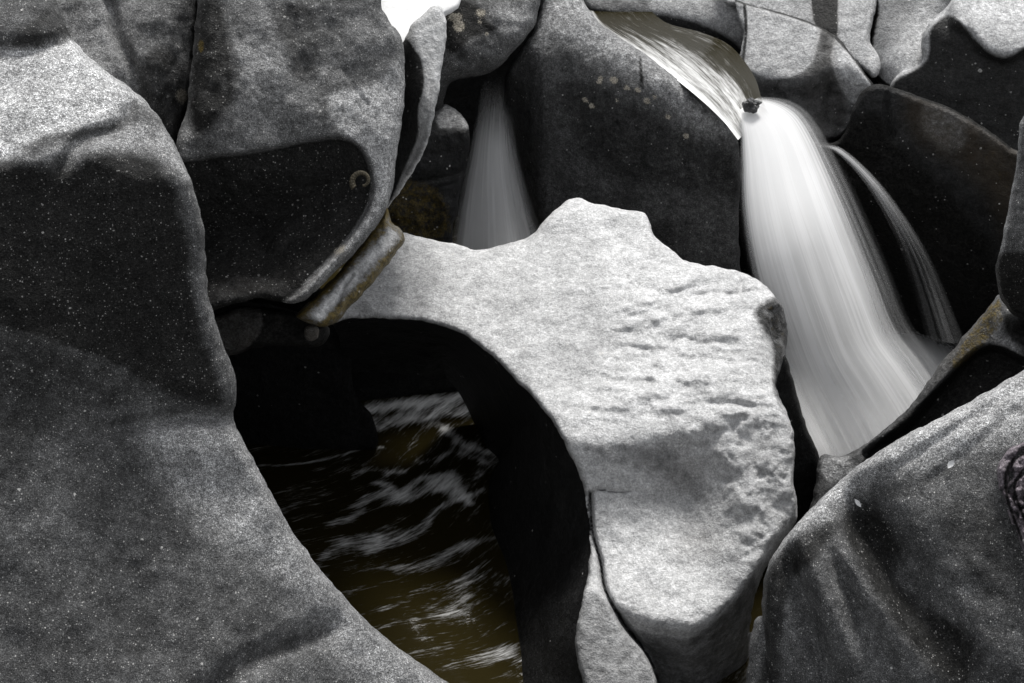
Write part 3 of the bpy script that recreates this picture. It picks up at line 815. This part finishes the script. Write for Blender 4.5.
SLAB_RIM = [(332, 322), (352, 318), (372, 318), (400, 319), (425, 322), (440, 325), (462, 334), (485, 350), (510, 374), (535, 400), (555, 426), (570, 455), (582, 482), (588, 515), (590, 545), (587, 578), (580, 612), (575, 645), (583, 684), (600, 760)]
slab = bpy.data.objects.new('rock_slab', None)
C.objects.link(slab)
slab.location = pt(np.array(640.0), np.array(400.0), np.array(7.6))
tag(slab, 'broad pale sandstone slab in the centre, lit from above, arching over the dark cave', 'rock')
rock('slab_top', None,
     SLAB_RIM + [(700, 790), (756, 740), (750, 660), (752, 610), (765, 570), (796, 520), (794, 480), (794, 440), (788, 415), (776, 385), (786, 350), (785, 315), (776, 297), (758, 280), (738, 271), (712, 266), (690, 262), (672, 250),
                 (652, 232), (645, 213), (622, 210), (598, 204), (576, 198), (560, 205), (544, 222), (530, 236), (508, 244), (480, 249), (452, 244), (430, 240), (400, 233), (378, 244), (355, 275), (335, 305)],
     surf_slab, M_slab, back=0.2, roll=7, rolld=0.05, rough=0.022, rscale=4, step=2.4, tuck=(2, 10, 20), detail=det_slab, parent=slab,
     paint=lambda x, y: [('pale', 0.35 * region(x, y, [(560, 200), (640, 212), (690, 264), (765, 290), (775, 330), (745, 360), (770, 420), (640, 430), (580, 420), (620, 330), (580, 260)], 60)),
                         ('moss', 0.36 * region(x, y, [(758, 310), (778, 300), (788, 330), (784, 360), (772, 400), (766, 385), (772, 345)], 12)), ('stain_shade', 0.7 * region(x, y, [(752, 312), (778, 296), (792, 330), (782, 375), (784, 412), (772, 390), (770, 345)], 12)),
                         ('stain_shade', 0.46 * region(x, y, [(578, 440), (640, 436), (680, 446), (712, 490), (712, 510), (680, 500), (650, 480), (600, 470)], 34)),  # soft shade of the scoop painted into the colour
                         ('stain_shade', 0.30 * region(x, y, [(735, 440), (780, 430), (795, 450), (790, 480), (740, 480)], 26)),
                         ('stain_shade', 0.9 * line(x, y, [(590, 494), (592, 530), (600, 560), (606, 592), (626, 626), (648, 655), (661, 690)], 1.8)), ('stain_shade', 0.7 * line(x, y, [(584, 494), (600, 490), (618, 493), (636, 491), (660, 497)], 1.2) * sstep((662 - x) / 60)), ('stain_shade', 0.52 * region(x, y, [(606, 592), (626, 622), (660, 634), (690, 636), (712, 622), (735, 600), (756, 570), (760, 800), (664, 800), (652, 660)], 7)),  # cracks drawn dark; shade of the underside painted in below the lip
                         ('stain_shade', 0.45 * region(x, y, [(596, 590), (650, 660), (665, 800), (560, 800), (570, 650), (585, 600)], 8)),
                         ('rust', 0.35 * blob(x, y, 700, 540, 24, 16)), ('rust', 0.3 * blob(x, y, 690, 470, 20, 20)),
                         ('stain_shade', 0.6 * blob(x, y, 688, 622, 3, 2.5)), ('stain_shade', 0.3 * blob(x, y, 612, 228, 5, 3)),
                         ('pale', 0.5 * region(x, y, [(600, 520), (680, 520), (700, 600), (690, 624), (650, 612), (610, 580)], 40)),
                         ('stain_shade', 0.25 * line(x, y, [(355, 317), (440, 323), (480, 345), (540, 404), (575, 465), (588, 520)], 3))])


def loft(name, A, B, rows, mat, parent=None, bulge=0.0, rough=0.03, label=None, cat=None):
    """rock wall between two surveyed edges A and B (lists of points in space)"""
    A = np.array(A); B = np.array(B)
    n = len(A)
    V = []
    for j in range(rows + 1):
        s = j / rows
        R = A * (1 - s) + B * s
        d = B - A
        V.append(R + np.array([0, 1.0, 0.0]) * bulge * math.sin(math.pi * s))
    V = np.concatenate(V)
    f = fbm(V, 3.5, 4, 5.0)
    V = V + np.array([0.4, -0.8, 0.3]) * rough * f[:, None] * np.repeat(np.sin(np.linspace(0, math.pi, rows + 1)) ** 0.5, n)[:, None]
    F = [(j * n + i, j * n + i + 1, (j + 1) * n + i + 1, (j + 1) * n + i) for j in range(rows) for i in range(n - 1)]
    o = mesh_obj(name, V, F, mat, {a: np.zeros(len(V)) for a in ATTRS}, parent)
    if label: tag(o, label, cat)
    return o


def resample(p, n):
    p = np.array(p, float)
    d = np.r_[0, np.cumsum(np.linalg.norm(np.diff(p, axis=0), axis=1))]
    s = np.linspace(0, d[-1], n)
    return np.stack([np.interp(s, d, p[:, k]) for k in range(p.shape[1])], -1)


rim = spline(SLAB_RIM, False, 4)
RA = resample(rim, 120)
tA = surf_slab(RA[:, 0], RA[:, 1]) + 0.05
A3 = pt(RA[:, 0] + 0.5, RA[:, 1] - 0.5, tA + 0.01)
low = spline([(345, 372), (372, 372), (400, 374), (430, 378), (448, 380), (462, 398), (475, 425), (486, 448), (499, 464), (488, 478), (487, 505), (490, 530), (500, 560), (512, 600), (518, 650), (522, 700), (530, 780)], False, 4)
LB = resample(low, 120)
B3 = pt(LB[:, 0], LB[:, 1], level(Z_RIVER - 0.03)(LB[:, 0], LB[:, 1]))
B3[:36, 2] = np.linspace(-0.55, Z_RIVER, 36) * 0 + np.interp(np.arange(36), [0, 18, 35], [-0.75, -0.8, Z_RIVER])
for i in range(36):      # the arch springs clear of the water on its far side
    t_ = (CAM[2] - B3[i, 2]) / -rays(LB[i, 0], LB[i, 1])[2]
    B3[i] = pt(LB[i, 0], LB[i, 1], np.array(t_))
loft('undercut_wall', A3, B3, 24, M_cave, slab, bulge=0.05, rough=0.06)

# --- walls of the cave behind and left of the arch
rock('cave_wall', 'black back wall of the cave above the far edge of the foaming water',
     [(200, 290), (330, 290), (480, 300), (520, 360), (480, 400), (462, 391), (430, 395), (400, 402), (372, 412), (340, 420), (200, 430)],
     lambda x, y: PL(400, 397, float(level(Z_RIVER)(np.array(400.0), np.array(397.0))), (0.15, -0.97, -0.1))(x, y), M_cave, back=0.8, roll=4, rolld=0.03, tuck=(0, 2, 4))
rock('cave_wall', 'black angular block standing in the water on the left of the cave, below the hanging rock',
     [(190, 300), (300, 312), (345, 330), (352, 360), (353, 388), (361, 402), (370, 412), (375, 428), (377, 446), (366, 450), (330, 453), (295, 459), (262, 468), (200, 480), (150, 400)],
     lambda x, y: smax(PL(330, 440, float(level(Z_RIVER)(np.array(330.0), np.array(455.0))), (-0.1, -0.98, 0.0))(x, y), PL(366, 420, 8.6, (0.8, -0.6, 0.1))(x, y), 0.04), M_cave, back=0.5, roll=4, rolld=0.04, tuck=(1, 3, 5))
rock('boulder', 'small dusty brown-grey ledge in the shade under the hanging rock',
     [(195, 330), (210, 318), (228, 310), (250, 306), (285, 310), (312, 316), (330, 328), (322, 345), (290, 346), (255, 348), (230, 356), (200, 360)],
     lambda x, y: smax(PL(250, 330, 7.3, (0.1, -0.8, 0.6))(x, y), PL(250, 345, 7.3, (0, -0.98, -0.2))(x, y), 0.08), M_mid, back=0.7, roll=8, rolld=0.06, step=2.2,
     paint=lambda x, y: [('stain_shade', 0.9 * region(x, y, [(262, 300), (340, 300), (340, 360), (220, 365), (250, 345), (262, 325)], 7)), ('rust', 0.3 + 0 * x)])

# --- mossy log-shaped stone
rock('log_shaped_stone', 'mossy log-shaped stone lying diagonally between the hanging rock and the pale slab',
     [(296, 316), (316, 296), (338, 272), (356, 250), (370, 230), (381, 216), (386, 205), (392, 222), (402, 232), (405, 240), (398, 250), (384, 269), (367, 289), (352, 305), (340, 319), (327, 327), (310, 323)],
     lambda x, y: PL(355, 272, 7.0, (0.15, -0.45, 0.88))(x, y) + 0.03 * line(x, y, [(337, 305), (345, 285), (352, 275)], 2), M_slab, back=0.5, roll=11, rolld=0.12, rough=0.02, rscale=9, step=1.6, tuck=(1, 3, 5),
     paint=lambda x, y: [('moss', 0.75 * line(x, y, [(320, 325), (347, 303), (364, 287), (382, 267), (402, 246)], 8)), ('moss', 0.56 + 0 * x), ('moss', 0.72 * line(x, y, [(300, 316), (330, 286), (352, 260), (372, 236), (388, 212)], 6)),
                         ('stain_shade', 0.62 + 0 * x), ('stain_shade', 0.75 * line(x, y, [(300, 316), (324, 292), (347, 264), (368, 238), (388, 208)], 6)),
                         ('moss', -0.40 * line(x, y, [(318, 316), (340, 292), (358, 272), (376, 252), (392, 236)], 6)), ('stain_shade', -0.36 * line(x, y, [(318, 316), (340, 292), (358, 272), (376, 252), (392, 236)], 6))])  # centre stripe left bare and pale to paint the wet glare
rock('pebble', 'small amber stone hanging under the lower end of the mossy log-shaped stone',
     [(304, 328), (311, 325), (318, 328), (318, 337), (312, 341), (305, 338)],
     lambda x, y: PL(311, 333, 7.2, (0.0, -0.8, 0.6))(x, y), M_grey, back=0.1, roll=4, rolld=0.015, rough=0.01, step=1.5, tuck=(0.5, 1, 2), paint=lambda x, y: [('rust', 0.8 + 0 * x)])

# --- lower right boulder
o_top = PL(900, 450, 5.3, (-0.30, -0.30, 0.90))
o_frt = PL(880, 500, 5.25, (-0.40, -0.82, 0.40))


def surf_right(x, y):
    t = smax(o_top(x, y), o_frt(x, y), 0.5)
    t = smax(t, PL(775, 600, float(o_frt(np.array(775.0), np.array(600.0))), (-0.85, -0.5, 0.1))(x, y), 0.12)
    t = t + 0.14 * blob(x, y, 872, 528, 18, 55, -38) + 0.10 * blob(x, y, 925, 610, 16, 60, -38) - 0.09 * blob(x, y, 830, 610, 12, 60, -22) - 0.09 * blob(x, y, 885, 612, 14, 50, -35) + 0.06 * blob(x, y, 808, 620, 7, 60, -18) + 0.05 * blob(x, y, 855, 600, 7, 60, -28)
    t = t + 0.02 * line(x, y, [(880, 480), (930, 445), (985, 410), (1030, 380)], 5) + 0.015 * line(x, y, [(930, 480), (975, 445), (1030, 400)], 5)
    return t


rock('boulder', 'large dark speckled boulder in the lower right corner, paler along its top edge',
     [(762, 720), (760, 690), (764, 650), (762, 600), (766, 572), (780, 545), (800, 520), (828, 492), (860, 464), (900, 438), (945, 415), (985, 393), (1024, 370), (1100, 330), (1240, 330), (1280, 700), (1200, 900), (800, 900)],
     surf_right, M_near, back=1.6, roll=10, rolld=0.08, rough=0.03, rscale=3,
     paint=lambda x, y: [('pale', 0.8 * region(x, y, [(770, 560), (800, 514), (860, 458), (945, 405), (1024, 360), (1150, 330), (1100, 400), (1000, 440), (930, 460), (870, 480), (810, 530)], 36)),  # top edge lightened: its light is put into the colour
                         ('stain_shade', 0.72 * region(x, y, [(840, 520), (870, 500), (910, 550), (900, 580), (980, 640), (960, 700), (900, 640), (850, 560)], 30)),  # front and left flank darkened, shade put into the colour
                         ('stain_shade', 0.64 * region(x, y, [(764, 570), (800, 530), (840, 520), (820, 560), (790, 590), (780, 700), (760, 700)], 20)),
                         ('stain_shade', 0.52 * region(x, y, [(930, 500), (1000, 500), (1100, 560), (1100, 640), (980, 600)], 40))])
rock('boulder', 'small dark lobe of rock at the bottom edge tucked against the lower right boulder',
     [(748, 660), (752, 630), (758, 616), (768, 618), (776, 640), (790, 690), (800, 780), (745, 780)],
     lambda x, y: PL(765, 660, 5.6, (-0.3, -0.75, 0.6))(x, y), M_near, back=0.6, roll=8, rolld=0.08, rough=0.02, step=2.2,
     paint=lambda x, y: [('stain_shade', 0.6 * region(x, y, [(765, 640), (800, 680), (800, 800), (760, 800)], 14))])

# ------------------------------------------------------------------ the upper stream and the falls
def flow_sheet(name, left, right, rows, cols, mat, bulge=0.0, foam=None, body=None, kind=None, label=None, cat=None, layers=1, gap=0.06, uvlen=1.0, sag=0.0):
    """water between two surveyed banks, left and right: lists of (x, y, distance); rows run along the flow"""
    L_ = resample(spline(left, False, 4), rows + 1)
    R_ = resample(spline(right, False, 4), rows + 1)
    Vs, Fs, uvs, at = [], [], [], []
    base = 0
    for k in range(layers):
        for j in range(rows + 1):
            for i in range(cols + 1):
                s = i / cols
                p = L_[j] * (1 - s) + R_[j] * s
                z = p[2] - bulge * math.sin(math.pi * s) * float(sstep(np.array(j / (rows * 0.45)))) + gap * k
                Vs.append(pt(p[0], p[1], np.array(z)))
                uvs.append((s + 0.37 * k, j / rows * uvlen))
                v = j / rows
                at.append((body or foam)(s, v, k))
        n = cols + 1
        for j in range(rows):
            for i in range(cols):
                Fs.append((base + j * n + i, base + j * n + i + 1, base + (j + 1) * n + i + 1, base + (j + 1) * n + i))
        base = len(Vs)
    o = mesh_obj(name, Vs, Fs, mat, {'body' if body else 'foam': at}, None, True, uvs)
    return tag(o, label, cat, None, kind)


def sm(a, b, v):
    return float(sstep(np.array((v - a) / (b - a))))


# olive pool + white rapid running to the lip
Z_UP = 0.72
lv = level(Z_UP)


def up(x, y, dz=0.0):
    return (x, y, float(level(Z_UP + dz)(np.array(float(x)), np.array(float(y)))))


flow_sheet('stream_water', [up(560, -20), up(585, 5), up(600, 24), up(640, 51), up(668, 73), up(700, 99), (724, 122, 9.02), (738, 140, 8.9)],
           [up(640, 0), up(665, 22), up(700, 32), up(728, 44), up(745, 62), up(756, 80), (762, 100, 9.15), (768, 112, 9.0)], 60, 30, M_upper,
           foam=lambda s, v, k: 0.80 * sm(0.80, 0.25, s - 0.25 * sm(0.6, 0.98, v)) * sm(0.15, 0.65, v) - 0.15 + 0.6 * sm(0.10, 0.02, s), kind='structure', uvlen=2.2)

main_l = [(738, 111, 8.98), (739, 128, 8.86), (738, 160, 8.78), (738, 210, 8.68), (744, 260, 8.58), (756, 310, 8.50), (772, 360, 8.42), (790, 405, 8.36), (812, 452, 8.30), (824, 480, 8.28)]
main_r = [(760, 96, 9.12), (786, 98, 9.08), (806, 107, 9.02), (822, 126, 8.96), (838, 154, 8.9), (856, 190, 8.8), (874, 230, 8.72), (893, 275, 8.65), (912, 322, 8.6), (936, 352, 8.58), (958, 382, 8.56), (975, 410, 8.54)]


def body_main(s, v, k):
    e = sm(0, 0.16, s) * sm(0, 0.30, 1 - s)
    core = math.exp(-((s - 0.40) / 0.30) ** 2)
    b = e * (0.83 - 0.27 * sm(0.15, 0.85, v) + 0.15 * core * sm(0.6, 0.0, v))
    return max(0.0, min(1, b)) * (1.0 if k == 0 else 0.8)


flow_sheet('waterfall', main_l, main_r, 90, 40, M_fall, bulge=0.34, body=body_main, label='main waterfall pouring in a white silky fan over the lip right of centre', cat='waterfall', layers=3, gap=0.10, uvlen=1.0)

jet_l = [(818, 146, 9.15), (835, 152, 9.05), (862, 180, 8.98), (884, 215, 8.93), (902, 255, 8.9), (914, 295, 8.88), (925, 340, 8.85)]
jet_r = [(822, 143, 9.15), (842, 148, 9.05), (876, 178, 8.98), (905, 215, 8.93), (930, 255, 8.9), (948, 295, 8.88), (968, 345, 8.85)]
flow_sheet('waterfall', jet_l, jet_r, 60, 16, M_jet, bulge=0.05, body=lambda s, v, k: 0.60 * math.sin(math.pi * s) ** 1.3 * (1 - 0.84 * sm(0.08, 0.7, v)) * sm(0, 0.08, v),
           label='thin arching side jet of water falling to the right of the main waterfall', cat='waterfall', layers=2, gap=0.05, uvlen=1.2)

sm_l = [(484, 60, 10.2), (478, 105, 10.1), (469, 150, 9.98), (459, 195, 9.9), (447, 255, 9.8)]
sm_r = [(513, 60, 10.2), (515, 110, 10.1), (520, 150, 9.98), (532, 195, 9.9), (552, 255, 9.8)]
flow_sheet('waterfall', sm_l, sm_r, 50, 20, M_jet, bulge=0.10, body=lambda s, v, k: (0.74 * sm(0, 0.15, s) * (0.55 + 0.45 * sm(0.85, 0.55, s)) * sm(0, 0.25, 1 - s)) * sm(0.05, 0.45, v),
           label='small grey veil of water falling in the shade behind the pale slab', cat='waterfall', layers=3, gap=0.07, uvlen=1.0)

# churned pool under the main fall
pool = [(750, 345), (775, 420), (795, 480), (850, 495), (910, 460), (960, 410), (1000, 365), (962, 338), (910, 322), (865, 330), (810, 335)]
po = spline(pool, True, 6)
pv = [pt(a, b, level(-1.2)(np.array(a), np.array(b))) for a, b in po]
cen = np.mean(pv, axis=0)
Vp = [cen + np.array([0, 0, 0.03])]; Fp = []; uvp = [(cen[0], cen[1])]; fo = [1.0]
RN = 16
for r in range(1, RN + 1):
    for p in pv:
        q = cen + (p - cen) * r / RN
        Vp.append(q + np.array([0, 0, 0.03 * (1 - (r / RN) ** 2)])); uvp.append((q[0], q[1])); fo.append(0.92 * sm(1.0, 0.55, r / RN))
npv = len(pv)
for i in range(npv):
    Fp.append((0, 1 + i, 1 + (i + 1) % npv))
for r in range(RN - 1):
    for i in range(npv):
        a = 1 + r * npv + i; b = 1 + r * npv + (i + 1) % npv
        Fp.append((a, b, b + npv, a + npv)[::-1])
M_pool = fall_mat('churned_froth', 5, 0.10, 0.6, col=(0.85, 0.85, 0.85))
flow_base = level(-1.26)
tag(mesh_obj('plunge_pool_water', Vp, Fp, M_pool, {'body': fo}, None, True, uvp), kind='structure')

# ------------------------------------------------------------------ small things
def lump(name, label, px, py, t, size, mat, cat, seed=0, squash=(1, 1, 1), sub=3, amp=0.28, paint=None):
    bm = bmesh.new()
    bmesh.ops.create_icosphere(bm, subdivisions=sub, radius=1)
    for v in bm.verts:
        n_ = mnoise.fractal(v.co * 1.3 + Vector((seed, seed * 2, 0)), 0.9, 2.0, 3)
        c = mnoise.cell_vector(v.co * 1.2 + Vector((seed, 0, 0)))
        v.co = v.co * (1 + amp * n_) + (c - Vector((.5, .5, .5))) * 0.10
        v.co = Vector((v.co.x * squash[0], v.co.y * squash[1], v.co.z * squash[2])) * size
    me = bpy.data.meshes.new(name); bm.to_mesh(me); bm.free()
    me.polygons.foreach_set('use_smooth', [True] * len(me.polygons))
    for a in ATTRS:
        at = me.attributes.new(a, 'FLOAT', 'POINT')
        if paint and a in paint: at.data.foreach_set('value', [paint[a]] * len(me.vertices))
    o = link(name, me, mat); o.location = pt(np.array(float(px)), np.array(float(py)), np.array(float(t)))
    return tag(o, label, cat)


M_stone = rock_mat('wet_glossy_stone', 0.02, 0.09, grain=60, gamp=0.9, speck=0.3, rough=0.25, spec=0.6, bump=0.8)
lump('stone', 'small wet black stone breaking the water at the lip of the main waterfall', 752, 105, 8.93, 0.052, M_stone, 'stone', 4, (1, 0.9, 0.85), 4, 0.45)

# ringed, tightly curled little thing clinging to the rim of the hollow
th = np.linspace(0, 5.2, 52)
cz = pt(np.array(362.0), np.array(181.0), np.array(6.82))
bm = bmesh.new()
rings = []
for i, a in enumerate(th):
    rr_ = 0.050 - 0.0050 * a
    rad = (0.015 - 0.0016 * a) * (1.0 + (0.12 if i % 3 == 0 else 0.0))
    c_ = cz + RIGHT * (-rr_ * math.cos(a - 0.7)) + UP * (rr_ * math.sin(a - 0.7)) - FWD * 0.004
    e1 = RIGHT * (-math.cos(a - 0.7)) + UP * math.sin(a - 0.7)
    ring = [bm.verts.new(c_ - cz + rad * (math.cos(b) * e1 - math.sin(b) * FWD)) for b in np.linspace(0, 2 * math.pi, 10, endpoint=False)]
    if rings:
        for k in range(10):
            bm.faces.new((rings[-1][k], rings[-1][(k + 1) % 10], ring[(k + 1) % 10], ring[k]))
    rings.append(ring)
bm.faces.new(rings[0][::-1]); bm.faces.new(rings[-1])
bmesh.ops.recalc_face_normals(bm, faces=bm.faces)
me = bpy.data.meshes.new('curled_millipede'); bm.to_mesh(me); bm.free()
M_curl = rock_mat('ringed_brown_shell', 0.03, 0.12, grain=160, gamp=0.5, speck=0.0, tint=(1.0, 0.86, 0.58), bump=0.2)
o = link('curled_millipede', me, M_curl); o.location = cz
tag(o, 'small ringed tan curl clinging to the right rim of the black hollow', 'millipede')

# folded purple crust on the right boulder
fold = [(1030, 440), (1012, 446), (1002, 456), (996, 470), (999, 488), (1006, 505), (1012, 522), (1018, 538), (1030, 560), (1075, 560), (1080, 450)]
M_crust = rock_mat('purple_lichen', 0.08, 0.46, grain=110, gamp=1.0, speck=0.6, tint=(1.0, 0.87, 0.96), bump=0.9, big=9)


def surf_fold(x, y):
    t = surf_right(x, y) - 0.05
    for pth in ([(1030, 452), (1014, 458), (1006, 474), (1008, 500), (1022, 540)], [(1040, 462), (1024, 470), (1014, 486), (1022, 512), (1036, 545)], [(1060, 470), (1038, 484), (1030, 500), (1050, 540)]):
        t = t + 0.045 * line(x + 4 * np.sin(y / 7.0) + 2 * np.sin(y / 3.1 + x / 5), y + 3 * np.sin(x / 6.0), pth, 2.4)
    return t


rock('lichen_crust', 'folded purple-tinged crust on the boulder at the right edge of the frame', fold, surf_fold, M_crust, back=0.15, roll=6, rolld=0.05, step=1.6, rough=0.05, rscale=26, tuck=(0, 1, 2), cat='lichen',
     paint=lambda x, y: [('stain_shade', 0.85 * np.maximum(line(x, y, [(1030, 452), (1014, 458), (1006, 474), (1008, 500), (1022, 540)], 2.2), line(x, y, [(1040, 462), (1024, 470), (1014, 486), (1022, 512), (1036, 545)], 2.2)))])


# pale dry flakes lying on the right boulder
def flake(px, py, ln, wd, ang, label, curl=0.35):
    base = pt(np.array(float(px)), np.array(float(py)), surf_right(np.array([float(px)]), np.array([float(py)]))[0] - 0.02)
    nrm = np.array([-0.38, -0.72, 0.58]); nrm /= np.linalg.norm(nrm)
    u = np.cross(nrm, [0, 1, 0.2]); u /= np.linalg.norm(u); v = np.cross(nrm, u)
    ca, sa = math.cos(ang), math.sin(ang)
    ax, bx = u * ca + v * sa, -u * sa + v * ca
    bm = bmesh.new(); top = []; bot = []
    prof = [0.05, 0.55, 0.9, 1.0, 0.85, 0.5, 0.06]
    for i, w_ in enumerate(prof):
        s_ = i / 6 - 0.5
        for k in (-1, 0, 1):
            p_ = ax * (s_ * ln) + bx * (k * w_ * wd / 2) + nrm * (curl * ln * s_ * s_ + 0.12 * wd * abs(k))
            top.append(bm.verts.new(p_)); bot.append(bm.verts.new(p_ - nrm * 0.002))
    for i in range(6):
        for k in range(2):
            a = i * 3 + k
            bm.faces.new((top[a], top[a + 1], top[a + 4], top[a + 3])); bm.faces.new((bot[a + 3], bot[a + 4], bot[a + 1], bot[a]))
    rimv = [0, 1, 2, 5, 8, 11, 14, 17, 20, 19, 18, 15, 12, 9, 6, 3]
    for a, b in zip(rimv, rimv[1:] + rimv[:1]):
        bm.faces.new((top[a], bot[a], bot[b], top[b]))
    bmesh.ops.recalc_face_normals(bm, faces=bm.faces)
    me = bpy.data.meshes.new('dry_leaf'); bm.to_mesh(me); bm.free()
    o = link('dry_leaf', me, M_leaf); o.location = base
    tag(o, label, 'leaf', 'pale dry leaves on the right boulder')


M_leaf = rock_mat('pale_dry_leaf', 0.5, 0.62, grain=150, gamp=0.2, speck=0, bump=0.1)
flake(951, 464, 0.040, 0.022, 0.6, 'pale dry leaf lying near the middle of the lower right boulder')
flake(858, 503, 0.040, 0.016, 1.9, 'pale dry leaf standing on edge near the left shoulder of the right boulder', 0.2)

# dark plunge water under the froth
pwo = spline([(700, 250), (740, 430), (800, 520), (900, 500), (1000, 420), (1080, 330), (1060, 262), (900, 240)], True, 8)
pw = [pt(a, b, flow_base(np.array(a), np.array(b))) for a, b in pwo]
tag(mesh_obj('plunge_pool_bed_water', pw, [tuple(range(len(pw)))], water_mat('plunge_water', (0.02, 0.02, 0.019), 2.0, 1.3, rough=0.12, spec=0.05), {'foam': [0.0] * len(pw)}, None, False, [(p[0], p[1]) for p in pw]), kind='structure')
